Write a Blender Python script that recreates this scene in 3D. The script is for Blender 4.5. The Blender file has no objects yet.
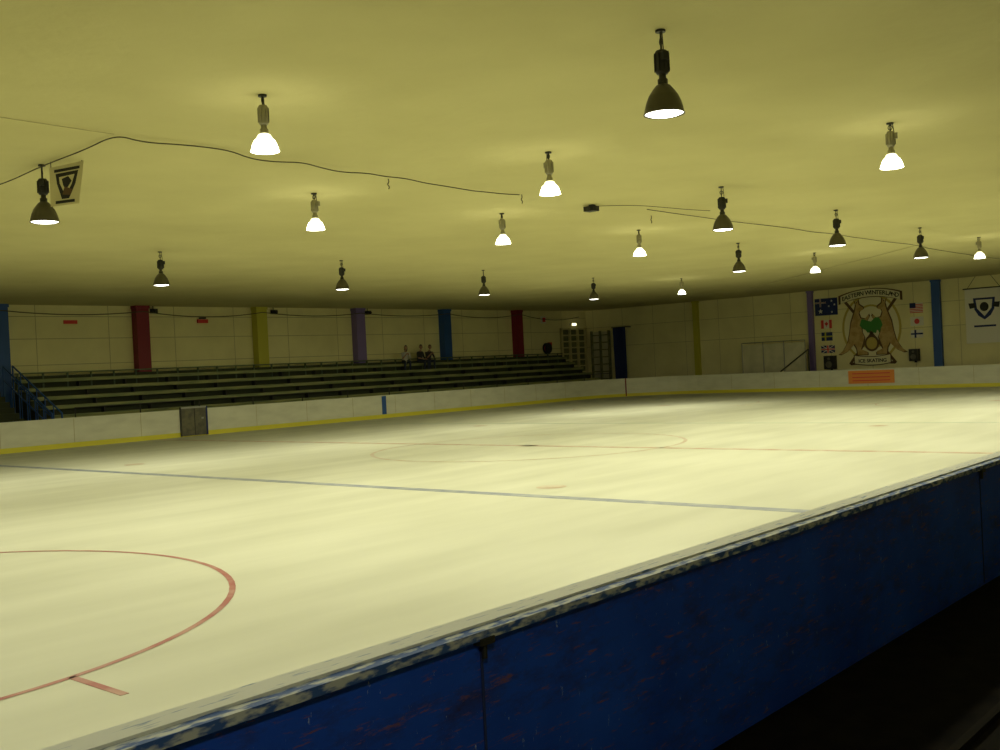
import bpy, bmesh, math, random
from mathutils import Vector, Matrix
random.seed(4)
S = bpy.context.scene
S.view_settings.view_transform = 'Standard'
S.view_settings.look = 'None'

# ------------------------------------------------------------------ materials
def mat(name, col, rough=0.6, metal=0.0, col2=None, nscale=4.0, stretch=(1,1,1), lo=0.4, hi=0.6,
        bump=0.0, bscale=30.0, emit=None, estr=0.0, detail=5.0, spec=0.5, rot=0.0):
    m = bpy.data.materials.new(name); m.use_nodes = True
    nt = m.node_tree; b = nt.nodes['Principled BSDF']
    b.inputs['Base Color'].default_value = (*col, 1)
    b.inputs['Roughness'].default_value = rough
    b.inputs['Metallic'].default_value = metal
    b.inputs['Specular IOR Level'].default_value = spec
    tc = nt.nodes.new('ShaderNodeTexCoord')
    if col2 is not None:
        mp = nt.nodes.new('ShaderNodeMapping'); mp.inputs['Scale'].default_value = stretch
        mp.inputs['Rotation'].default_value = (0,0,rot)
        nt.links.new(tc.outputs['Object'], mp.inputs['Vector'])
        n = nt.nodes.new('ShaderNodeTexNoise'); n.inputs['Scale'].default_value = nscale
        n.inputs['Detail'].default_value = detail
        nt.links.new(mp.outputs['Vector'], n.inputs['Vector'])
        r = nt.nodes.new('ShaderNodeValToRGB')
        r.color_ramp.elements[0].position = lo; r.color_ramp.elements[1].position = hi
        r.color_ramp.elements[0].color = (*col, 1); r.color_ramp.elements[1].color = (*col2, 1)
        nt.links.new(n.outputs['Fac'], r.inputs['Fac'])
        nt.links.new(r.outputs['Color'], b.inputs['Base Color'])
    if bump > 0:
        n2 = nt.nodes.new('ShaderNodeTexNoise'); n2.inputs['Scale'].default_value = bscale
        n2.inputs['Detail'].default_value = 6
        nt.links.new(tc.outputs['Object'], n2.inputs['Vector'])
        bp = nt.nodes.new('ShaderNodeBump'); bp.inputs['Strength'].default_value = bump
        bp.inputs['Distance'].default_value = 0.05
        nt.links.new(n2.outputs['Fac'], bp.inputs['Height'])
        nt.links.new(bp.outputs['Normal'], b.inputs['Normal'])
    if emit:
        b.inputs['Emission Color'].default_value = (*emit, 1)
        b.inputs['Emission Strength'].default_value = estr
    return m

M = {}
M['ice'] = mat('ice', (.64,.65,.55), .6, col2=(.55,.56,.465), nscale=.7, stretch=(.35,1.8,1), lo=.32, hi=.68, detail=12, spec=.15, rot=.35)
M['ceil'] = mat('ceiling_sprayed', (.66,.615,.31), .9, col2=(.58,.535,.26), nscale=.5, lo=.3, hi=.75, bump=.35, bscale=2.2, spec=.1, detail=9)
M['wall'] = mat('wall_cream', (.88,.82,.47), .85, col2=(.78,.72,.40), nscale=.8, lo=.35, hi=.7, spec=.15)
M['seam'] = mat('seam_grey', (.48,.43,.23), .9)
M['board'] = mat('board_white', (.72,.72,.60), .5, col2=(.60,.60,.49), nscale=1.2, lo=.35, hi=.75, stretch=(1,1,3))
M['yellow'] = mat('kick_yellow', (.72,.66,.05), .5)
M['cap'] = mat('board_cap_worn', (.64,.66,.64), .6, col2=(.18,.26,.44), nscale=22, stretch=(.3,2,2), lo=.58, hi=.68, detail=9, spec=.2)
M['capblue'] = mat('cap_edge_blue', (.04,.10,.34), .6, col2=(.50,.53,.55), nscale=30, stretch=(.35,1,1), lo=.45, hi=.58, detail=9, spec=.25)
M['steel'] = mat('metal_grey', (.3,.3,.28), .4, .7)
M['dark'] = mat('dark_metal', (.035,.035,.03), .5, .3)
M['darkgrey'] = mat('gate_grey', (.09,.085,.06), .6, col2=(.14,.13,.08), nscale=5)
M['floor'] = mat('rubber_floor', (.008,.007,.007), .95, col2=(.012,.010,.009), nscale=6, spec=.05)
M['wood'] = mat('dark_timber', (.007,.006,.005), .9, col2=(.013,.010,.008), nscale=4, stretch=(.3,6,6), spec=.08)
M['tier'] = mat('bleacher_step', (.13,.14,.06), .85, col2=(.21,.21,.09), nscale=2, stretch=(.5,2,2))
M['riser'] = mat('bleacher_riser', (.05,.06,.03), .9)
M['bench'] = mat('bench_green', (.19,.23,.10), .6, col2=(.34,.35,.15), nscale=2, stretch=(.4,4,4))
M['rail'] = mat('rail_green', (.10,.14,.08), .6)
M['red'] = mat('paint_red', (.22,.010,.028), .55)
M['blue'] = mat('paint_blue', (.02,.09,.34), .55)
M['dkblue'] = mat('paint_dark_blue', (.015,.03,.14), .8)
M['yel2'] = mat('paint_yellow', (.55,.52,.06), .55)
M['purple'] = mat('paint_purple', (.22,.16,.44), .55)
M['orange'] = mat('sign_orange', (.80,.27,.04), .5)
M['pink'] = mat('sign_red', (.7,.05,.05), .5)
M['black'] = mat('black', (.012,.012,.012), .6)
M['white'] = mat('white', (.80,.78,.70), .6)
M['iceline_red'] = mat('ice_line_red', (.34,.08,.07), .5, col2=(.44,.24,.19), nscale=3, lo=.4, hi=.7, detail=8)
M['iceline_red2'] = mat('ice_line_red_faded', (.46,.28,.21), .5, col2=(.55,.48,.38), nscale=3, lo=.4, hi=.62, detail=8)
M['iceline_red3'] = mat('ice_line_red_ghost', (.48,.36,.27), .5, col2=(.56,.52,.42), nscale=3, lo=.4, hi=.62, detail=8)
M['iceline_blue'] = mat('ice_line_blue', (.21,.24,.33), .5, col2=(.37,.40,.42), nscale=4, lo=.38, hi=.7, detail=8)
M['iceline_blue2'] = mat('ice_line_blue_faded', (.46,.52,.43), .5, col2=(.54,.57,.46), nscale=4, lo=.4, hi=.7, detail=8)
M['skin'] = mat('skin', (.45,.27,.17), .6)
M['hair'] = mat('hair', (.02,.014,.01), .7)
M['shirtw'] = mat('shirt_pale', (.62,.60,.55), .8)
M['shirtb'] = mat('shirt_black', (.02,.02,.025), .8)
M['shirtr'] = mat('shirt_charcoal', (.05,.04,.05), .8)
M['jeans'] = mat('jeans', (.03,.04,.08), .85)
M['shoe'] = mat('shoe', (.3,.3,.28), .7)
M['kanga'] = mat('kangaroo_tan', (.44,.29,.10), .8, col2=(.56,.40,.17), nscale=4)
M['kdark'] = mat('kangaroo_outline', (.12,.07,.03), .8)
M['gold'] = mat('mural_gold', (.54,.43,.11), .8)
M['cream'] = mat('mural_cream', (.80,.76,.50), .8)
M['pennant'] = mat('pennant_cloth', (.62,.57,.32), .9)
M['green'] = mat('mural_green', (.06,.26,.05), .8)
M['panel'] = mat('pale_panel', (.60,.57,.40), .5, col2=(.52,.50,.34), nscale=2)
M['timberpale'] = mat('pale_timber', (.60,.54,.26), .7)
M['lens'] = mat('lamp_lens', (.9,.9,.8), .4, emit=(1,1,.90), estr=6)
M['glow'] = mat('lamp_prismatic_reflector', (.7,.7,.6), .3, emit=(1,.97,.66), estr=11)
M['glow2'] = mat('lamp_prismatic_top', (.45,.44,.33), .35, emit=(1,.95,.58), estr=2.2)
M['ballast'] = mat('ballast_pale', (.32,.30,.2), .4, .2)
M['bell'] = mat('lamp_reflector_dark', (.10,.09,.06), .4, .5)
M['emerg'] = mat('emergency_light', (.9,.85,.5), .4, emit=(1,.9,.5), estr=2.5)
M['cable'] = mat('cable_black', (.08,.07,.035), .7)

# near board blue: scuffed paint
def blue_scuffed():
    m = mat('board_blue_scuffed', (.012,.075,.34), .5, spec=.2)
    nt = m.node_tree; b = nt.nodes['Principled BSDF']; tc = nt.nodes['Texture Coordinate'] if 'Texture Coordinate' in nt.nodes else nt.nodes.new('ShaderNodeTexCoord')
    n1 = nt.nodes.new('ShaderNodeTexNoise'); n1.inputs['Scale'].default_value = 1.6; n1.inputs['Detail'].default_value = 6
    nt.links.new(tc.outputs['Object'], n1.inputs['Vector'])
    r1 = nt.nodes.new('ShaderNodeValToRGB')
    r1.color_ramp.elements[0].position=.3; r1.color_ramp.elements[0].color=(.010,.055,.46,1)
    r1.color_ramp.elements[1].position=.75; r1.color_ramp.elements[1].color=(.018,.095,.68,1)
    nt.links.new(n1.outputs['Fac'], r1.inputs['Fac'])
    def scr(scale,rot,ns,lo,hi):
        mp = nt.nodes.new('ShaderNodeMapping'); mp.inputs['Scale'].default_value=scale; mp.inputs['Rotation'].default_value=rot
        nt.links.new(tc.outputs['Object'], mp.inputs['Vector'])
        n2 = nt.nodes.new('ShaderNodeTexNoise'); n2.inputs['Scale'].default_value = ns; n2.inputs['Detail'].default_value = 10; n2.inputs['Roughness'].default_value=.75
        nt.links.new(mp.outputs['Vector'], n2.inputs['Vector'])
        r2 = nt.nodes.new('ShaderNodeValToRGB'); r2.color_ramp.elements[0].position=lo; r2.color_ramp.elements[1].position=hi
        nt.links.new(n2.outputs['Fac'], r2.inputs['Fac']); return r2.outputs['Color']
    cur = r1.outputs['Color']
    for args,c in ((((1.2,1.2,3),(0,.35,0),2.0,.50,.75),(.030,.030,.12,1)), (((2,2,12),(0,.35,0),3.5,.57,.66),(.20,.09,.12,1)), (((9,3,3),(0,-.2,0),4,.64,.67),(.34,.42,.62,1)), (((22,3,3),(0,.3,0),5,.67,.69),(.50,.55,.65,1))):
        mx = nt.nodes.new('ShaderNodeMixRGB'); mx.inputs['Color2'].default_value=c
        nt.links.new(scr(*args), mx.inputs['Fac']); nt.links.new(cur, mx.inputs['Color1']); cur = mx.outputs['Color']
    nt.links.new(cur, b.inputs['Base Color'])
    return m
M['blueboard'] = blue_scuffed()

# ------------------------------------------------------------------ mesh builder
class MB:
    def __init__(s): s.v=[]; s.f=[]; s.m=[]; s.mats=[]; s.sm=[]
    def mi(s, k):
        if k not in s.mats: s.mats.append(k)
        return s.mats.index(k)
    def add(s, vs, fs, k, smooth=False):
        o=len(s.v); s.v += [tuple(p) for p in vs]; i=s.mi(k)
        for f in fs: s.f.append([o+a for a in f]); s.m.append(i); s.sm.append(smooth)
    def box(s, a, b, k):
        x0,y0,z0=[min(a[i],b[i]) for i in range(3)]; x1,y1,z1=[max(a[i],b[i]) for i in range(3)]
        s.add([(x0,y0,z0),(x1,y0,z0),(x1,y1,z0),(x0,y1,z0),(x0,y0,z1),(x1,y0,z1),(x1,y1,z1),(x0,y1,z1)],
              [(0,3,2,1),(4,5,6,7),(0,1,5,4),(1,2,6,5),(2,3,7,6),(3,0,4,7)], k)
    def cyl(s, p, q, r, k, n=10, r2=None):
        p=Vector(p); q=Vector(q); d=(q-p).normalized()
        a=d.orthogonal().normalized(); b=d.cross(a); r2=r if r2 is None else r2
        vs=[p+(a*math.cos(t)+b*math.sin(t))*r for t in [2*math.pi*i/n for i in range(n)]]
        vs+=[q+(a*math.cos(t)+b*math.sin(t))*r2 for t in [2*math.pi*i/n for i in range(n)]]
        s.add(vs, [(i,(i+1)%n,n+(i+1)%n,n+i) for i in range(n)], k, True)
        s.add(vs, [tuple(range(n-1,-1,-1)), tuple(range(n,2*n))], k)
    def lathe(s, prof, k, n=28, c=(0,0,0)):
        vs=[]
        for r,z in prof:
            for i in range(n):
                t=2*math.pi*i/n; vs.append((c[0]+r*math.cos(t), c[1]+r*math.sin(t), c[2]+z))
        fs=[]
        for j in range(len(prof)-1):
            for i in range(n): fs.append((j*n+i, j*n+(i+1)%n, (j+1)*n+(i+1)%n, (j+1)*n+i))
        s.add(vs, fs, k, True)
    def poly(s, pts, k, tf, d0, d1):
        """pts 2D outline -> thin extruded plate, tf maps (a,b,depth)->world"""
        n=len(pts)
        s.add([tf(a,b,d0) for a,b in pts]+[tf(a,b,d1) for a,b in pts],
              [tuple(range(n)), tuple(range(2*n-1,n-1,-1))]+[(i,(i+1)%n,n+(i+1)%n,n+i) for i in range(n)], k)
    def obj(s, name, parent=None, tri=False, bevel=0):
        me=bpy.data.meshes.new(name); me.from_pydata(s.v,[],s.f)
        for k in s.mats: me.materials.append(M[k])
        for p,i,sm in zip(me.polygons,s.m,s.sm): p.material_index=i; p.use_smooth=sm
        bm=bmesh.new(); bm.from_mesh(me)
        if tri: bmesh.ops.triangulate(bm, faces=[f for f in bm.faces if len(f.verts)>4])
        bmesh.ops.recalc_face_normals(bm, faces=bm.faces); bm.to_mesh(me); bm.free()
        o=bpy.data.objects.new(name, me); S.collection.objects.link(o)
        if parent: o.parent=parent
        if bevel:
            b=o.modifiers.new('b','BEVEL'); b.width=bevel; b.segments=2; b.limit_method='ANGLE'
        return o

def curve(name, pts, r, k, smooth=False, parent=None):
    cu=bpy.data.curves.new(name,'CURVE'); cu.dimensions='3D'; cu.bevel_depth=r; cu.bevel_resolution=2
    if smooth:
        sp=cu.splines.new('NURBS'); sp.points.add(len(pts)-1); sp.order_u=3; sp.use_endpoint_u=True
    else:
        sp=cu.splines.new('POLY'); sp.points.add(len(pts)-1)
    for p,q in zip(sp.points,pts): p.co=(*q,1)
    cu.materials.append(M[k]); o=bpy.data.objects.new(name,cu); S.collection.objects.link(o)
    if parent: o.parent=parent
    return o

# ------------------------------------------------------------------ dimensions
CZ=5.2                         # ceiling height above the ice
X0,X1=-14.0,53.4               # end walls (inner faces)
Y0,Y1=-4.0,39.4                # side walls (inner faces)
RX0,RX1,RY0,RY1,RR=-10.0,50.0,2.90,34.0,5.0    # ice sheet

# ------------------------------------------------------------------ shell
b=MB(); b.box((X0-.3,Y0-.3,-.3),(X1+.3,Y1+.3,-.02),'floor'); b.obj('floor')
b=MB(); b.box((X0-.3,Y0-.3,CZ),(X1+.3,Y1+.3,CZ+.3),'ceil'); b.obj('ceiling')
b=MB(); b.box((X0-.3,Y1,-.02),(X1+.3,Y1+.3,CZ),'wall')
for z in (2.9,3.9,4.75): b.box((X0,Y1-.006,z),(X1,Y1,z+.025),'seam')
x=X0
while x<X1: b.box((x,Y1-.006,0),(x+.02,Y1,CZ),'seam'); x+=2.95
b.obj('wall_far')
b=MB(); b.box((X1,Y0-.3,-.02),(X1+.3,Y1,CZ),'wall')
for z in (2.9,4.1): b.box((X1-.006,Y0,z),(X1,Y1,z+.022),'seam')
y=Y0+1
while y<Y1: b.box((X1-.006,y,0),(X1,y+.02,CZ),'seam'); y+=2.2
b.obj('wall_end')
b=MB(); b.box((X0-.3,Y0-.3,-.02),(X0,Y1,CZ),'wall'); b.obj('wall_back')
b=MB(); b.box((X0,Y0-.3,-.02),(X1,Y0,CZ),'wall'); b.obj('wall_near')

# ------------------------------------------------------------------ ice + boards
def rrect(x0,x1,y0,y1,r,n=14):
    P=[]
    for cx,cy,a0 in ((x1-r,y0+r,-90),(x1-r,y1-r,0),(x0+r,y1-r,90),(x0+r,y0+r,180)):
        for i in range(n+1):
            a=math.radians(a0+90*i/n); P.append((cx+r*math.cos(a), cy+r*math.sin(a)))
    return P
b=MB(); P=rrect(RX0,RX1,RY0,RY1,RR); n=len(P)
b.add([(x,y,0) for x,y in P]+[(x,y,-.02) for x,y in P],[tuple(range(n)),tuple(range(2*n-1,n-1,-1))]+[(i,(i+1)%n,n+(i+1)%n,n+i) for i in range(n)],'ice')
b.obj('ice_rink_surface')

def ring(b, o0, o1, z0, z1, kin, kout, ktop):
    A=rrect(RX0-o0,RX1+o0,RY0-o0,RY1+o0,RR+o0); B=rrect(RX0-o1,RX1+o1,RY0-o1,RY1+o1,RR+o1); n=len(A)
    vs=[(x,y,z0) for x,y in A]+[(x,y,z1) for x,y in A]+[(x,y,z0) for x,y in B]+[(x,y,z1) for x,y in B]
    q=lambda a,c:[(a*n+i,a*n+(i+1)%n,c*n+(i+1)%n,c*n+i) for i in range(n)]
    b.add(vs,q(0,1),kin); b.add(vs,q(2,3),kout); b.add(vs,q(1,3),ktop); b.add(vs,q(0,2),kout)
b=MB()
ring(b,0,.13,0,.965,'board','blueboard','cap')
ring(b,-.012,.0,0.0,.17,'yellow','yellow','yellow')
ring(b,-.02,.10,.965,1.0,'board','cap','cap')
ring(b,.10,.165,.955,.99,'capblue','capblue','capblue')
# panel seams, inside and outside
x=RX0+RR
while x<RX1-RR+.1:
    b.box((x-.008,RY1-.004,.17),(x+.008,RY1,.965),'seam')
    x+=2.45
y=RY0+RR
while y<RY1-RR:
    b.box((RX1-.004,y-.008,.17),(RX1,y+.008,.965),'seam'); y+=2.45
for x in (-3.1,2.97,9.1,15.2,21.3,27.4,33.5):
    b.box((x-.006,RY0-.136,0.02),(x+.006,RY0-.13,.955),'dkblue')
    b.box((x-.04,RY0-.172,.935),(x+.04,RY0-.13,.962),'dark')
    b.cyl((x,RY0-.15,.88),(x,RY0-.15,.94),.012,'dark')
# markers on the far boards
b.box((30.95,RY1-.012,.17),(31.2,RY1-.002,.98),'blue')
for i,a in enumerate((52,)):
    ax=RX1-RR+(RR-.01)*math.cos(math.radians(a)); ay=RY1-RR+(RR-.01)*math.sin(math.radians(a))
    b.cyl((ax,ay,.02),(ax,ay,1.0),.035,'red',8)
b.obj('dasher_boards')
# players gate
b=MB()
b.box((21.08,RY1-.05,.03),(22.12,RY1-.014,1.07),'darkgrey')
b.box((21.08,RY1-.07,1.03),(22.12,RY1-.022,1.09),'steel')
b.box((21.62,RY1-.056,.06),(21.65,RY1-.05,1.03),'dark')
b.box((21.04,RY1-.06,.02),(21.09,RY1-.014,1.09),'dark'); b.box((22.11,RY1-.06,.02),(22.18,RY1-.014,1.09),'dkblue')
b.box((21.9,RY1-.075,.62),(22.0,RY1-.05,.68),'steel')
b.obj('rink_gate')
# orange sign on end boards
b=MB(); b.box((RX1-.03,18.85,.30),(RX1-.005,21.1,.93),'orange')
for z in (.76,.58,.42): b.box((RX1-.034,19.05,z),(RX1-.03,20.9,z+.045),'pink')
b.obj('board_advertising_sign')

# ------------------------------------------------------------------ ice markings
ZL=.003
def strip(name,x0,x1,y0,y1,k):
    b=MB(); b.box((x0,y0,0),(x1,y1,ZL),k); return b
def arc(b,cx,cy,r,w,k,n=96):
    vs=[];fs=[]
    for i in range(n):
        t=2*math.pi*i/n
        for rr in (r-w/2,r+w/2): vs.append((cx+rr*math.cos(t),cy+rr*math.sin(t),ZL))
    for i in range(n): fs.append((2*i,2*i+1,(2*((i+1)%n))+1,2*((i+1)%n)))
    b.add(vs,fs,k)
def disc(b,cx,cy,r,k,n=32):
    b.add([(cx+r*math.cos(2*math.pi*i/n),cy+r*math.sin(2*math.pi*i/n),ZL) for i in range(n)],[tuple(range(n))],k)
strip('c',19.92,20.12,RY0+.2,RY1-.2,'iceline_red2').obj('centre_line_marking')
strip('c',12.22,12.46,RY0+.2,RY1-.2,'iceline_blue').obj('blue_line_marking')
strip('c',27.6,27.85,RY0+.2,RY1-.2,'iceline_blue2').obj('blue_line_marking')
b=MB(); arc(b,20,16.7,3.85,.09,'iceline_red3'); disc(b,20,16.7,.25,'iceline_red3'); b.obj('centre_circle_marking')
def endcircle(cx,cy,k='iceline_red'):
    b=MB(); arc(b,cx,cy,3.87,.06,k); disc(b,cx,cy,.3,k)
    for sx in (-.78,.78):
        for sy in (-1,1):
            b.box((cx+sx-.03,cy+sy*3.78,0),(cx+sx+.03,cy+sy*4.5,ZL),k)
    b.obj('faceoff_circle_marking')
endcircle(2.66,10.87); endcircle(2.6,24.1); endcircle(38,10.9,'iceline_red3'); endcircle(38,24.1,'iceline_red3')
for x,y in ((13.35,10.7),(13.7,24.3),(26.6,10.5),(26.6,24.3)):
    b=MB(); disc(b,x,y,.25,'iceline_red3'); b.obj('faceoff_spot_marking')

# ------------------------------------------------------------------ columns
def column(name, x0,x1,y0,y1,k,z0=0):
    b=MB(); b.box((x0,y0,z0-.02),(x1,y1,CZ-.002),k)
    b.box((x0-.03,y0-.03,CZ-.12),(x1+.03,y1,CZ-.002),k)
    b.box((x0-.02,y0-.02,z0-.02),(x1+.02,y1,z0+.1),k)
    return b.obj(name)
for xc,k in ((-.7,'red'),(5.2,'yel2'),(11.1,'purple'),(17.0,'blue'),(22.7,'red'),(28.55,'yel2'),(34.4,'purple'),(40.5,'blue'),(46.5,'red')):
    column('wall_column',xc-.28,xc+.28,39.0,39.39,k)
for yc,k,w in ((31.4,'yel2',.15),(24.4,'purple',.13),(17.85,'blue',.2),(11.2,'red',.2),(4.6,'yel2',.2)):
    b=MB(); b.box((X1-.25,yc-w,-.02),(X1-.008,yc+w,CZ-.002),k); b.box((X1-.28,yc-w-.03,CZ-.1),(X1-.008,yc+w+.03,CZ-.002),k)
    b.box((X1-.28,yc-w-.03,-.02),(X1-.008,yc+w+.03,.12),k); b.obj('wall_column')

# ------------------------------------------------------------------ far bleachers
def bleacher(xa,xb):
    b=MB()
    for k in range(6):
        yf=35.3+.6*k; z=.3+.33*k
        yb = 39.4 if k==5 else yf+.6
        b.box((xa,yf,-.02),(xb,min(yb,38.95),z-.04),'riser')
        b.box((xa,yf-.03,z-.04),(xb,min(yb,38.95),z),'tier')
        # bench planks on brackets
        sy=yf+.22
        b.box((xa+.05,sy,z+.39),(xb-.05,sy+.13,z+.43),'bench')
        b.box((xa+.05,sy+.15,z+.39),(xb-.05,sy+.28,z+.43),'bench')
        b.box((xa+.05,sy-.012,z+.30),(xb-.05,sy+.0,z+.40),'bench')
        x=xa+.4
        while x<xb:
            b.box((x-.025,sy+.02,z),(x+.025,sy+.25,z+.39),'dark'); x+=1.9
    # back rail with uprights
    b.box((xa,38.86,2.58),(xb,38.92,2.63),'rail'); b.box((xa,38.90,2.0),(xb,38.93,2.5),'riser')
    x=xa+.1
    while x<xb: b.box((x-.03,38.86,1.95),(x+.03,38.92,2.6),'rail'); x+=.95
    return b.obj('bleacher_seating')
bleacher(-12,14.6); bleacher(17.35,50.2)
# front rail posts
b=MB(); x=17.6
while x<50:
    b.cyl((x,34.95,-.02),(x,34.95,1.32),.022,'dark',8); x+=2.45
b.cyl((17.6,34.95,1.3),(49.5,34.95,1.3),.018,'dark',8)
b.obj('spectator_rail')
# aisle steps + blue hand rail
b=MB()
for k in range(10): b.box((14.75,35.3+.36*k,-.02),(16.65,35.3+.36*(k+1),.2*(k+1)),'riser')
b.obj('aisle_steps')
b=MB()
for x in (16.85,17.2):
    b.cyl((x,35.1,-.02),(x,35.1,1.15),.03,'blue'); b.cyl((x,38.7,-.02),(x,38.7,2.9),.03,'blue')
    b.cyl((x,35.1,1.15),(x,38.7,2.9),.03,'blue'); b.cyl((x,35.1,.65),(x,38.7,2.4),.022,'blue')
    for j in range(1,6):
        t=j/6; b.cyl((x,35.1+3.6*t,-.02),(x,35.1+3.6*t,1.15+1.75*t),.02,'blue')
b.obj('stair_handrail')

# ------------------------------------------------------------------ lattice gate, curtain, fence in the corner
b=MB()
for x in (50.7,51.5,52.3,53.1): b.box((x-.06,39.18,0-.02),(x+.06,39.32,4.15),'timberpale')
z=1.0
while z<4.2: b.box((50.64,39.2,z),(53.16,39.3,z+.08),'timberpale'); z+=.38
b.box((50.7,39.34,0),(53.1,39.38,4.1),'tier')
b.obj('timber_lattice_door')
b=MB()
for y in (37.55,38.2,38.85): b.box((53.15,y-.05,-.02),(53.3,y+.05,3.9),'tier')
z=.9
while z<3.9: b.box((53.17,37.5,z),(53.27,38.9,z+.06),'tier'); z+=.45
b.box((53.32,37.5,0),(53.38,38.9,3.85),'panel')
b.obj('storage_rack')
b=MB(); n=40; vs=[]
for i in range(n+1):
    y=36.1+.85*i/n; x=52.9+.07*math.sin(i*1.15)
    vs+= [(x,y,.0-.02),(x+.02*math.sin(i*.7),y+ .1*math.sin(i*.2),4.0)]
b.add(vs,[(2*i,2*i+2,2*i+3,2*i+1) for i in range(n)],'dkblue',True)
b.cyl((52.9,36.0,4.02),(52.9,37.1,4.02),.03,'dark')
b.box((52.9,36.0,3.99),(53.39,36.05,4.05),'dark'); b.box((52.9,37.05,3.99),(53.39,37.1,4.05),'dark')
b.obj('hanging_curtain')
b=MB()
b.box((52.0,24.2,.3),(52.03,27.9,2.5),'panel')
for y in (24.2,25.4,26.6,27.85): b.cyl((51.97,y,-.02),(51.97,y,2.6),.025,'steel')
b.cyl((51.97,24.2,2.6),(51.97,27.85,2.6),.02,'steel')
b.cyl((51.9,25.6,1.0),(51.9,24.0,2.1),.035,'dark'); b.cyl((51.9,25.6,-.02),(51.9,25.6,1.0),.03,'dark'); b.cyl((51.9,24.0,-.02),(51.9,24.0,2.1),.03,'dark')
b.obj('fence_panel')

# ------------------------------------------------------------------ end wall art
XW=X1-.008
def tfw(yc,zc,sc=1.0,mir=1,base=XW):
    # viewer looks towards +X: screen-right is -Y
    return lambda a,bb,d: (base-d, yc-mir*a*sc, zc+bb*sc)
def ell(cx,cy,rx,ry,n=36,a0=0,a1=360):
    return [(cx+rx*math.cos(math.radians(a0+(a1-a0)*i/n)), cy+ry*math.sin(math.radians(a0+(a1-a0)*i/n))) for i in range(n)]
KAN=[(.48,.90),(.44,1.0),(.50,.93),(.53,1.0),(.55,.91),(.66,.85),(.65,.81),(.56,.80),(.54,.74),(.58,.66),(.68,.64),(.78,.72),(.80,.68),(.71,.57),(.60,.55),(.60,.42),(.66,.32),(.62,.22),(.56,.10),(.72,.05),(.72,0),(.48,0),(.46,.12),(.40,.2),(.25,.08),(.08,.02),(0,.03),(.12,.10),(.24,.24),(.30,.42),(.34,.58),(.40,.70),(.45,.80)]
AUS=[(0,.45),(.05,.3),(.1,.15),(.2,.18),(.35,.25),(.5,.3),(.6,.2),(.7,.1),(.85,.12),(.95,.3),(1,.5),(.92,.65),(.85,.9),(.8,.75),(.75,.72),(.7,.88),(.6,.85),(.5,.75),(.35,.85),(.25,.7),(.1,.6)]
root=bpy.data.objects.new('kangaroo_crest_mural',None); S.collection.objects.link(root)
b=MB(); T=tfw(21.2,3.0)
b.poly(ell(0,0.05,1.55,1.75),'gold',T,0,.010); b.poly(ell(0,.05,1.43,1.63),'cream',T,.010,.014)
b.poly(ell(0,.1,.95,1.15),'gold',T,.014,.017); b.poly(ell(0,.1,.85,1.05),'cream',T,.017,.020)
# crossed hockey sticks
for s in (-1,1):
    b.poly([(s*-1.25,-1.75),(s*-1.12,-1.8),(s*1.4,1.45),(s*1.27,1.52)],'kdark',T,.020,.024)
    b.poly([(s*-1.25,-1.75),(s*-1.15,-1.85),(s*-.7,-1.82),(s*-.7,-1.66)],'kdark',T,.020,.024)
for mir in (1,-1):
    TK=lambda a,bb,d,mm=mir:(XW-d,21.2-mm*(-1.76+a*2.1),1.68+bb*2.85)
    b.poly([(x+(.025 if x>.5 else -.025),y+(.015 if y>.5 else -.015)) for x,y in KAN],'kdark',TK,.024,.028)
    b.poly(KAN,'kanga',TK,.028,.034)
b.poly([(-.6+a*1.2,.68-c*1.05) for a,c in AUS],'green',T,.036,.040)
b.poly(ell(0,-.75,.38,.42),'kdark',T,.036,.040); b.poly(ell(0,-.75,.28,.31),'gold',T,.040,.043)
# arched ribbon on top, flat ribbon below
def ribbon(yb,rise,half,h,k):
    up=[(half*(2*i/16-1), yb+rise*(1-(2*i/16-1)**2)+h) for i in range(17)]
    dn=[(half*(2*i/16-1), yb+rise*(1-(2*i/16-1)**2)) for i in range(16,-1,-1)]
    return up+dn
b.poly([(x*1.03,y) for x,y in ribbon(1.34,.28,1.62,.46,0)],'kdark',T,.040,.046)
b.poly(ribbon(1.38,.28,1.55,.38,0),'cream',T,.046,.052)
b.poly(ribbon(-1.80,-.1,.98,.48,0),'kdark',T,.040,.046); b.poly(ribbon(-1.76,-.1,.93,.40,0),'cream',T,.046,.052)
b.obj('crest',root,tri=True)
def text(body,size,loc,parent,k='black',spacing=1.0,name='lettering'):
    cu=bpy.data.curves.new(name,'FONT'); cu.body=body; cu.size=size; cu.align_x='CENTER'; cu.align_y='CENTER'; cu.extrude=.003
    cu.offset=.006
    cu.materials.append(M[k]); o=bpy.data.objects.new(name,cu); S.collection.objects.link(o)
    o.matrix_world=Matrix.Translation(loc)@Matrix(((0,0,-1,0),(-1,0,0,0),(0,1,0,0),(0,0,0,1)))
    if parent: o.parent=parent
    return o
word='EASTERN WINTERLAND'
for i,ch in enumerate(word):
    if ch==' ': continue
    a=-1.4+2.8*i/(len(word)-1); y=1.57+.28*(1-(a/1.55)**2)
    text(ch,.30,(XW-.056,21.2-a,3.0+y),root)
text('ICE SKATING',.25,(XW-.056,21.2,3.0-1.65),root)

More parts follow.
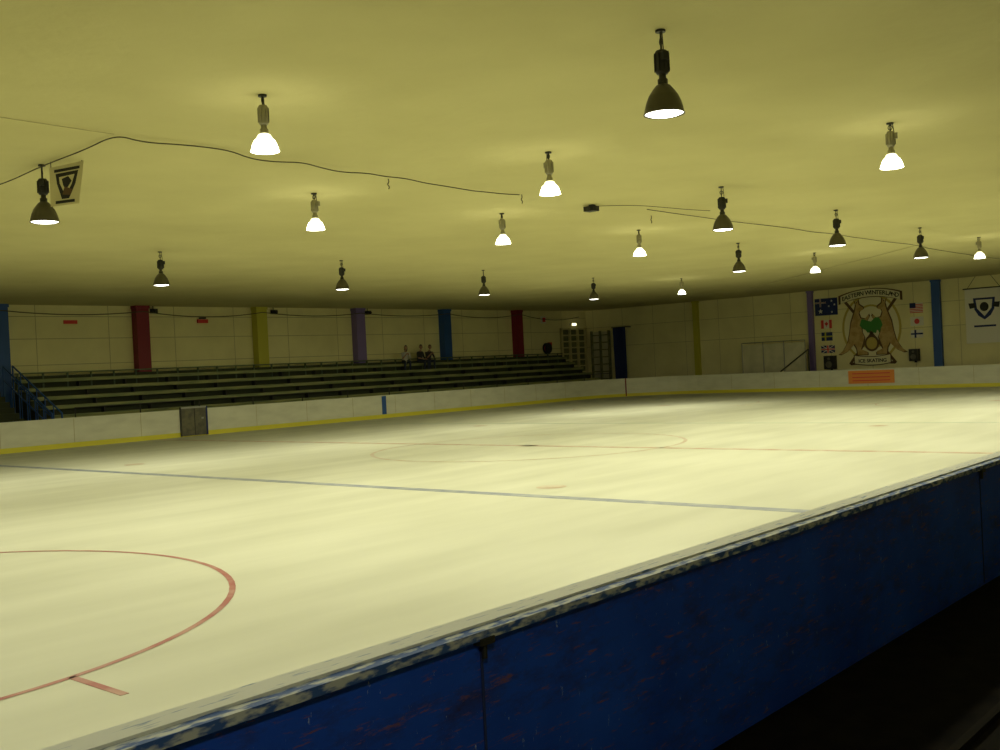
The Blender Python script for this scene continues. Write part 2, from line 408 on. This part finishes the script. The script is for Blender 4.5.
def flag(name,y0,y1,z0,z1,parts,k):
    b=MB(); w=abs(y0-y1)/2; h=(z1-z0)/2; T=lambda a,c,d:(XW-d,(y0+y1)/2-a*w,(z0+z1)/2+c*h)
    b.poly([(-1,-1),(1,-1),(1,1),(-1,1)],k,T,0,.012)
    for j,(pts,kk) in enumerate(parts): b.poly(pts,kk,T,.012,.014+.003*j)
    b.obj(name,tri=True)
R=lambda a,c,d,e:[(a,c),(d,c),(d,e),(a,e)]
def star(cx,cy,r,asp=1): return [(cx+(r if i%2==0 else r*.42)*math.sin(i*math.pi/5)*asp,cy+(r if i%2==0 else r*.42)*math.cos(i*math.pi/5)) for i in range(10)]
flag('australian_flag',24.2,22.95,3.85,4.75,[(R(-1,.42,0,.58),'white'),(R(-.56,0,-.44,1),'white'),(R(-1,.46,0,.54),'red'),(R(-.53,0,-.47,1),'red'),(star(-.5,-.5,.3,.7),'white'),(star(.5,.65,.14,.7),'white'),(star(.5,-.65,.14,.7),'white'),(star(.25,.05,.14,.7),'white'),(star(.75,.2,.14,.7),'white')],'dkblue')
flag('canadian_flag',23.9,23.3,3.15,3.6,[(R(-1,-1,-.5,1),'pink'),(R(.5,-1,1,1),'pink'),([(0,.7),(.12,.35),(.35,.3),(.2,-.2),(.05,-.25),(.05,-.6),(-.05,-.6),(-.05,-.25),(-.2,-.2),(-.35,.3),(-.12,.35)],'pink')],'white')
flag('swedish_flag',23.9,23.3,2.5,2.95,[(R(-1,-.15,1,.15),'yel2'),(R(-.4,-1,-.15,1),'yel2')],'dkblue')
flag('british_flag',23.95,23.2,1.85,2.25,[([(-1,-1),(-.8,-1),(1,1),(.8,1)],'white'),([(-1,1),(-.8,1),(1,-1),(.8,-1)],'white'),(R(-1,-.25,1,.25),'white'),(R(-.18,-1,.18,1),'white'),(R(-1,-.14,1,.14),'pink'),(R(-.1,-1,.1,1),'pink')],'dkblue')
flag('american_flag',19.2,18.55,3.65,4.15,[(R(-1,-1+.31*i,1,-.84+.31*i),'pink') for i in range(6)]+[(R(-1,0,-.1,1),'dkblue')],'white')
flag('japanese_flag',19.2,18.55,3.0,3.45,[(ell(0,0,.4,.6,20),'pink')],'white')
flag('finnish_flag',19.2,18.6,2.4,2.8,[(R(-1,-.2,1,.2),'dkblue'),(R(-.4,-1,-.1,1),'dkblue')],'white')
def speaker(y,z,w=.55,h=.7,x=XW):
    b=MB(); b.box((x-.4,y-w/2,z),(x,y+w/2,z+h),'black')
    b.cyl((x-.415,y,z+h*.35),(x-.40,y,z+h*.35),w*.32,'darkgrey',20); b.cyl((x-.415,y,z+h*.78),(x-.40,y,z+h*.78),w*.14,'darkgrey',16)
    b.box((x-.1,y-.05,z-.08),(x,y+.05,z),'dark')
    b.obj('loudspeaker')
speaker(23.4,1.0); speaker(19.0,1.25,.42,.6)

# hanging club banner on the end wall
b=MB(); T=tfw(15.65,3.3,base=X1-.04)
b.poly([(-.88,-1.32),(.88,-1.32),(.88,1.3),(-.88,1.3)],'white',T,0,.015)
b.poly([(-.5,.85),(.5,.85),(.45,.3),(.28,.0),(0,-.2),(-.28,.0),(-.45,.3)],'dkblue',T,.015,.02)
b.poly([(-.38,.76),(.38,.76),(.33,.35),(0,-.04),(-.33,.35)],'white',T,.02,.024)
b.poly(ell(0,.42,.2,.22),'black',T,.024,.028)
b.poly([(-.72,.62),(-.45,.62),(-.38,.4),(-.66,.35)],'black',T,.02,.026); b.poly([(.72,.62),(.45,.62),(.38,.4),(.66,.35)],'black',T,.02,.026)
b.poly(R(-.5,-.55,.5,-.46),'dkblue',T,.015,.02)
b.cyl((X1-.06,14.7,4.62),(X1-.06,16.6,4.62),.025,'dark')
b.cyl((X1-.06,14.9,4.62),(X1-.06,15.3,CZ-.002),.01,'dark'); b.cyl((X1-.06,16.4,4.62),(X1-.06,16.0,CZ-.002),.01,'dark')
b.obj('club_banner',tri=True)

# ------------------------------------------------------------------ far wall details
YW=39.39
b=MB(); b.box((19.55,39.36,4.48),(20.1,YW,4.62),'pink'); b.obj('wall_notice')
b=MB(); b.box((25.45,39.3,4.5),(25.95,YW,4.66),'pink'); b.box((25.55,39.29,4.68),(25.85,YW,4.74),'dark'); b.obj('exit_sign')
b=MB(); b.box((48.9,39.3,4.45),(49.3,YW,4.85),'white'); b.box((48.97,39.28,4.52),(49.23,39.3,4.78),'pink'); b.obj('wall_junction_box')
b=MB()
b.cyl((49.2,39.1,2.95),(49.2,39.14,2.95),.32,'black',24); b.cyl((49.2,39.14,2.95),(49.2,39.28,2.95),.2,'pink',20); b.cyl((49.2,39.28,2.95),(49.2,39.32,2.95),.32,'black',24)
b.cyl((49.2,39.05,2.95),(49.2,YW,2.95),.05,'dark'); b.box((49.45,39.2,3.1),(49.65,YW,3.3),'pink'); b.obj('fire_hose_reel')
b=MB(); b.box((51.7,39.2,4.28),(52.1,YW,4.45),'white'); b.cyl((51.8,39.12,4.36),(51.8,39.2,4.36),.08,'emerg',16); b.cyl((52.0,39.12,4.36),(52.0,39.2,4.36),.08,'emerg',16); b.obj('emergency_light')
for x in (23.25,29.3,35.0):
    b=MB(); b.box((x-.05,39.1,CZ-.3),(x+.2,39.3,CZ-.12),'black'); b.cyl((x+.07,38.98,CZ-.22),(x+.07,39.1,CZ-.21),.06,'dark',14); b.cyl((x+.07,39.25,CZ-.12),(x+.07,39.25,CZ-.002),.02,'dark'); b.obj('security_camera')
pts=[]; xs=[11.1,17.0,22.7,28.55,34.4,40.5,46.5,52.9]
for a,c in zip(xs[:-1],xs[1:]):
    sag=random.uniform(.12,.35)
    for i in range(8):
        t=i/8; pts.append((a+(c-a)*t,38.93,4.95-4*sag*t*(1-t)))
curve('wall_cable',pts,.018,'cable')

# ------------------------------------------------------------------ ceiling cables etc
ZC=CZ-.02
def jit(p0,p1,n,j,dz=.05):
    out=[]
    for i in range(n+1):
        t=i/n; out.append((p0[0]+(p1[0]-p0[0])*t, p0[1]+(p1[1]-p0[1])*t+random.uniform(-j,j), ZC-abs(random.uniform(0,dz))))
    return out
curve('ceiling_cable', [(7.1,22,ZC),(7.1,17.5,ZC),(7.15,16.1,ZC-.05),(7.05,14.6,ZC-.02),(6.98,13.2,ZC-.04),(6.94,12.35,ZC)]+jit((7.3,12.3),(15.06,12.5),18,.07,.07),.009,'cable',True)
curve('ceiling_cable', jit((-8,12.2),(6.9,12.3),16,.02,.01),.005,'seam',True)
curve('ceiling_cable', jit((19,12.2),(34.5,11.9),14,.06,.03)+jit((35,12.1),(53.3,11.6),8,.1,.05),.008,'cable',True)
curve('ceiling_cable', [(17.6,12.6,ZC),(18.0,12.0,ZC-.02),(18.6,11.5,ZC-.1),(19.3,11.4,ZC-.1),(20.5,11.6,ZC)],.006,'cable',True)
curve('ceiling_cable', jit((34,12),(46,24),8,.1,.02),.007,'seam',True)
for x,y in ((12.0,12.75),(15.2,12.55),(20.0,12.8)):
    curve('hanging_wire',[(x,y,CZ-.005),(x+.02,y,CZ-.06),(x-.03,y,CZ-.1),(x+.03,y,CZ-.14),(x,y,CZ-.17)],.009,'cable',True)
b=MB(); b.box((17.4,12.5,CZ-.13),(17.6,12.75,CZ-.03),'black'); b.box((17.45,12.55,CZ-.03),(17.55,12.65,CZ-.002),'dark'); b.cyl((17.4,12.62,CZ-.1),(17.38,12.62,CZ-.1),.04,'dark',12)
b.obj('ceiling_sensor_box')

# hanging pennant banner near the ceiling
rt=Vector((.6578,-.7519,0)).normalized(); fw=Vector((.7519,.6578,0)).normalized()
bc=Vector((7.24,14.28,4.89)); b=MB()
T=lambda a,c,d:(bc+rt*(a+.05*c)-fw*d+Vector((0,0,c+.08*a)))
b.poly([(-.22,-.31),(.18,-.31),(.25,.28),(-.24,.24)],'pennant',T,0,.008)
b.poly([(-.15,.14),(.17,.16),(.13,-.02),(.04,-.22),(-.06,-.22),(-.13,0)],'black',T,.008,.012)
b.poly([(-.10,.09),(.12,.11),(.08,-.02),(.02,-.13),(-.03,-.13),(-.09,0)],'pennant',T,.012,.015)
b.poly([(-.06,.06),(.03,.09),(.08,.02),(.0,-.10),(-.04,-.03)],'black',T,.015,.018)
b.poly([(-.02,-.05),(.09,-.1),(.06,-.18),(-.05,-.16)],'kdark',T,.018,.021)
b.poly([(-.17,.20),(.19,.22),(.19,.18),(-.17,.16)],'black',T,.008,.012)
b.poly([(-.15,-.24),(.12,-.24),(.12,-.28),(-.15,-.28)],'black',T,.008,.012)
for a in (-.22,.22): b.cyl(T(a,.23,0),(T(a,.23,0)[0],T(a,.23,0)[1],CZ-.002),.006,'dark',6)
b.obj('hanging_pennant',tri=True)

# ------------------------------------------------------------------ high bay lamps
def lamp_mesh(kind):
    b=MB(); dk = kind=='dark'
    b.cyl((0,0,0),(0,0,-.02),.05,'dark',14)
    L=.82 if dk else .64
    top=.20 if dk else .12
    bal='dark' if dk else 'ballast'
    H=.29 if dk else .20                       # bell height
    b.cyl((0,0,-.02),(0,0,-top),.010,'dark',8)
    b.cyl((.035,0,-.02),(.05,.0,-top-.02),.006,'dark',6)
    n=10
    for i in range(n):
        a=2*math.pi*i/n; c=2*math.pi*(i+1)/n
        b.cyl((.028*math.cos(a),0,-top*.55+.035*math.sin(a)),(.028*math.cos(c),0,-top*.55+.035*math.sin(c)),.007,'dark',6)
    z0=-top; z1=-L+H+.10
    br=.065 if dk else .055
    b.lathe([(0,z0),(br*.8,z0),(br,z0-.02),(br,z1+.02),(br*.8,z1),(0,z1)],bal,18)
    for i in range(8):
        a=math.pi*i/4; ca,sa=math.cos(a),math.sin(a)
        b.add([(.95*br*ca-.006*sa,.95*br*sa+.006*ca,z0-.03),(1.25*br*ca,1.25*br*sa,z0-.03),(1.25*br*ca,1.25*br*sa,z1+.03),(.95*br*ca-.006*sa,.95*br*sa+.006*ca,z1+.03)],[(0,1,2,3)],bal)
    b.box((br*.9,-.03,z0-.03),(br+.04,.03,z0-.11),bal)
    b.lathe([(.035,z1+.01),(.035,z1-.04),(.05,z1-.05),(.05,z1-.10)],bal,18)
    zb=-L+H
    w=.195 if dk else .155
    pr=[(.05,zb),(.07,zb-.01),(w*.56,zb-H*.20),(w*.74,zb-H*.38)]
    pr2=[(w*.74,zb-H*.38),(w*.88,zb-H*.6),(w*.97,zb-H*.82),(w,-L+.012),(w*1.04,-L+.006),(w*1.04,-L)]
    inner=[(w*.98,-L),(w*.90,-L+.04),(w*.80,-L+.08)]
    b.lathe(pr,'bell' if dk else 'glow2',32)
    b.lathe(pr2+inner,'bell' if dk else 'glow',32)
    b.lathe([(w*.97,-L+.012),(w*.8,-L-.002),(w*.5,-L-.010),(.001,-L-.014)],'lens',32)
    o=b.obj('tmp'); me=o.data; bpy.data.objects.remove(o); return me,L,w
LM={k:lamp_mesh(k) for k in ('dark','glow')}
LAMPS=[(7.29,9.74,'glow'),(12.55,9.8,'glow'),(17.9,9.87,'dark'),(23.3,9.95,'dark'),(29.1,10.1,'dark'),(33.7,9.95,'glow'),
 (8.87,5.47,'dark'),(15.1,5.59,'glow'),
 (7.1,14.7,'dark'),(11.85,14.5,'glow'),(16.7,14.35,'glow'),(21.9,14.4,'glow'),(27.3,14.6,'dark'),(32.7,14.75,'glow'),
 (13.9,22.95,'dark'),(19.4,22.7,'dark'),(25.8,23.1,'dark'),(32.6,23.6,'dark'),(37.0,22.4,'glow'),
 (1.9,9.8,'dark'),(-3.5,9.8,'dark'),(2.6,5.5,'dark'),(1.8,14.6,'glow'),(-3.5,14.6,'dark'),(8.2,22.9,'dark'),(2.6,22.9,'dark'),(21.4,5.6,'dark'),(27.7,5.6,'dark'),(34.0,5.6,'dark'),(39.5,9.9,'dark'),
 (-.6,-.9,'dark')]  # added unseen lamp behind the camera, brightens the near blue boards
for i,(x,y,k) in enumerate(LAMPS):
    me,L,w=LM[k]
    o=bpy.data.objects.new('high_bay_lamp',me); S.collection.objects.link(o); o.location=(x,y,CZ-.003); o.rotation_euler=(0,0,random.uniform(0,6.28))
    ld=bpy.data.lights.new('lamp_light','AREA'); ld.shape='DISK'; ld.size=w*1.7
    ld.energy=(94 if x>5 else 50)*(1.3 if y>20 else 1)
    if x>30: ld.energy*=1.15
    if y<0: ld.energy=75  # power of the added fill lamp behind the camera
    ld.color=(1,.97,.67)
    lo=bpy.data.objects.new('lamp_light',ld); S.collection.objects.link(lo); lo.parent=o; lo.location=(0,0,-L-.03)

# ------------------------------------------------------------------ near side stand (dark)
b=MB()
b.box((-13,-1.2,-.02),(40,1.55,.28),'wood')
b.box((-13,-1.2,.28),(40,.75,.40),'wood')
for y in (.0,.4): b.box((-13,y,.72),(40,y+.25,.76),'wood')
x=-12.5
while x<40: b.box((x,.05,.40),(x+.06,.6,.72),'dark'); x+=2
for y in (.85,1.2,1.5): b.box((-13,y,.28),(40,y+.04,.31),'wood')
b.obj('spectator_platform')

# ------------------------------------------------------------------ people
def person(name,loc,rotz,shirt,legs,lean=0.0,hands='lap',look=0.0,scale=1.0,long_hair=False):
    root=bpy.data.objects.new(name,None); S.collection.objects.link(root)
    J={}; E=[]; K={}
    def j(n,p,r): J[n]=(Vector(p),r)
    def e(a,c,k): E.append((a,c,k))
    l=lean
    j('pel',(0,.0,.11),.135); j('sp',(0,.02-l*.35,.29),.125); j('ch',(0,.01-l*.8,.45),.135); j('nb',(0,-.0-l*1.0,.565),.062); j('hb',(0,-.02-l*1.15,.66),.055)
    e('pel','sp',shirt); e('sp','ch',shirt); e('ch','nb',shirt); e('nb','hb','skin')
    for s,t in ((-1,'l'),(1,'r')):
        sh=(s*.175,.01-l*.85,.50)
        j('sh'+t,sh,.062)
        if hands=='lap': el=(s*.235,-.06-l*.6,.25); wr=(s*.10,-.27-l*.3,.20)
        else: el=(s*.20,-.24-l*.3,.24); wr=(s*.07,-.30-l*.9,.42)
        j('el'+t,el,.043); j('wr'+t,wr,.028)
        d=(Vector(wr)-Vector(el)).normalized()
        pm=Vector(wr)+d*.06; j('pa'+t,pm,.030)
        e('ch','sh'+t,shirt); e('sh'+t,'el'+t,shirt); e('el'+t,'wr'+t,shirt if s>0 else 'skin'); e('wr'+t,'pa'+t,'skin')
        side=d.cross(Vector((0,0,1))).normalized()
        for f in range(4):
            off=side*(.026*(f-1.5)); ln=(.065,.075,.07,.055)[f]
            j(f'f{f}{t}',pm+d*.035+off,.009); j(f'g{f}{t}',pm+d*(.035+ln*.6)+off+Vector((0,0,-.012)),.008); j(f'h{f}{t}',pm+d*(.035+ln*.9)+off+Vector((0,0,-.035)),.007)
            e('pa'+t,f'f{f}{t}','skin'); e(f'f{f}{t}',f'g{f}{t}','skin'); e(f'g{f}{t}',f'h{f}{t}','skin')
        j('t1'+t,Vector(wr)+d*.04-side*s*.045,.010); j('t2'+t,Vector(wr)+d*.085-side*s*.055,.009)
        e('pa'+t,'t1'+t,'skin'); e('t1'+t,'t2'+t,'skin')
        j('hi'+t,(s*.095,-.02,.085),.095); j('kn'+t,(s*.13,-.42,.085),.062); j('cf'+t,(s*.13,-.41,-.10),.056); j('an'+t,(s*.13,-.40,-.355),.036); j('to'+t,(s*.15,-.58,-.395),.036)
        e('pel','hi'+t,legs); e('hi'+t,'kn'+t,legs); e('kn'+t,'cf'+t,legs); e('cf'+t,'an'+t,legs); e('an'+t,'to'+t,'shoe')
    names=list(J); idx={n:i for i,n in enumerate(names)}
    me=bpy.data.meshes.new('body'); me.from_pydata([J[n][0] for n in names],[(idx[a],idx[c]) for a,c,_ in E],[])
    o=bpy.data.objects.new('body',me); S.collection.objects.link(o)
    sk=o.modifiers.new('s','SKIN'); 
    for n in names:
        v=me.skin_vertices[0].data[idx[n]]; v.radius=(J[n][1],J[n][1]); v.use_root=(n=='pel')
    ss=o.modifiers.new('ss','SUBSURF'); ss.levels=2; ss.render_levels=2
    dg=bpy.context.evaluated_depsgraph_get(); em=bpy.data.meshes.new_from_object(o.evaluated_get(dg))
    bpy.data.objects.remove(o)
    ks=[]; 
    for _,_,k in E:
        if k not in ks: ks.append(k)
    em.materials.clear()
    for k in ks: em.materials.append(M[k])
    for p in em.polygons:
        p.use_smooth=True; best=1e9; bk=0
        c=p.center
        for a,d,k in E:
            A,ra=J[a]; B,rb=J[d]; ab=B-A; t=max(0,min(1,(c-A).dot(ab)/ab.length_squared))
            ds=(c-(A+ab*t)).length-(ra*(1-t)+rb*t)
            if ds<best: best=ds; bk=ks.index(k)
        p.material_index=bk
    ob=bpy.data.objects.new('body',em); S.collection.objects.link(ob); ob.parent=root
    # head
    hc=Vector((0,-.035-l*1.3,.775)); bm=bmesh.new(); bmesh.ops.create_uvsphere(bm,u_segments=24,v_segments=18,radius=1)
    for v in bm.verts:
        x,y,z=v.co; w=.076*(1-.18*max(0,-z)); yy=y*.095
        if z<0 and y<0: yy-=.008*(-z)
        v.co=Vector((x*w,yy,z*.118))
        if y<-.85 and abs(x)<.28 and -.35<z<.1: v.co.y-=.02      # nose
        if y<-.6 and .1<z<.25 and .2<abs(x)<.55: v.co.y+=.006     # eye sockets
    hm=bpy.data.meshes.new('head'); bm.to_mesh(hm); bm.free(); hm.materials.append(M['skin'])
    for p in hm.polygons: p.use_smooth=True
    ho=bpy.data.objects.new('head',hm); S.collection.objects.link(ho); ho.parent=root; ho.location=hc; ho.rotation_euler=(0,0,look)
    b=MB()
    for s in (-1,1):
        b.cyl((s*.03,-.086,.012),(s*.03,-.092,.012),.010,'black',10)
        b.lathe([(.001,.03),(.014,.015),(.016,0),(.012,-.02),(.001,-.03)],'skin',8,(s*.078,.005,0))
    b.box((-.024,-.096,-.054),(.024,-.090,-.046),'pink')
    b.obj('face_details',ho)
    bm=bmesh.new(); bmesh.ops.create_uvsphere(bm,u_segments=24,v_segments=18,radius=1)
    kill=[v for v in bm.verts if (v.co.y<-.25 and v.co.z<.48) or (v.co.z<(-.9 if long_hair else -.45))]
    bmesh.ops.delete(bm,geom=kill,context='VERTS')
    for v in bm.verts:
        z=v.co.z; v.co=Vector((v.co.x*.086,v.co.y*.104+.006,z*.128 if z>-.1 or not long_hair else z*.24))
    hh=bpy.data.meshes.new('hair'); bm.to_mesh(hh); bm.free(); hh.materials.append(M['hair'])
    for p in hh.polygons: p.use_smooth=True
    q=bpy.data.objects.new('hair',hh); S.collection.objects.link(q); q.parent=ho
    root.location=loc; root.rotation_euler=(0,0,rotz); root.scale=(scale,)*3
    return root
SZ=.3+.33*5+.435
person('seated_spectator',(36.9,38.62,SZ),-.5,'shirtw','jeans',lean=.12,hands='up',look=-.3,long_hair=True,scale=1.03)
person('seated_spectator',(37.95,38.64,SZ),.1,'shirtb','jeans',lean=.05,hands='lap',look=-.7,scale=1.05)
person('seated_spectator',(38.55,38.64,SZ),-.3,'shirtr','jeans',lean=.16,hands='up',look=-.4,scale=1.03)

# ------------------------------------------------------------------ world + camera
w=bpy.data.worlds.new('World'); S.world=w; w.use_nodes=True
w.node_tree.nodes['Background'].inputs['Color'].default_value=(.01,.01,.006,1)
cd=bpy.data.cameras.new('camera'); cam=bpy.data.objects.new('camera',cd); S.collection.objects.link(cam); S.camera=cam
cd.sensor_width=36; cd.lens=37.84; cd.clip_end=300; cd.clip_start=.05
f=Vector((.7522,.6586,-.0081)).normalized(); r=Vector((.6578,-.7519,-.0496)); r=(r-f*r.dot(f)).normalized(); u=r.cross(f)
cam.matrix_world=Matrix(((r.x,u.x,-f.x,0),(r.y,u.y,-f.y,0),(r.z,u.z,-f.z,2.0),(0,0,0,1)))
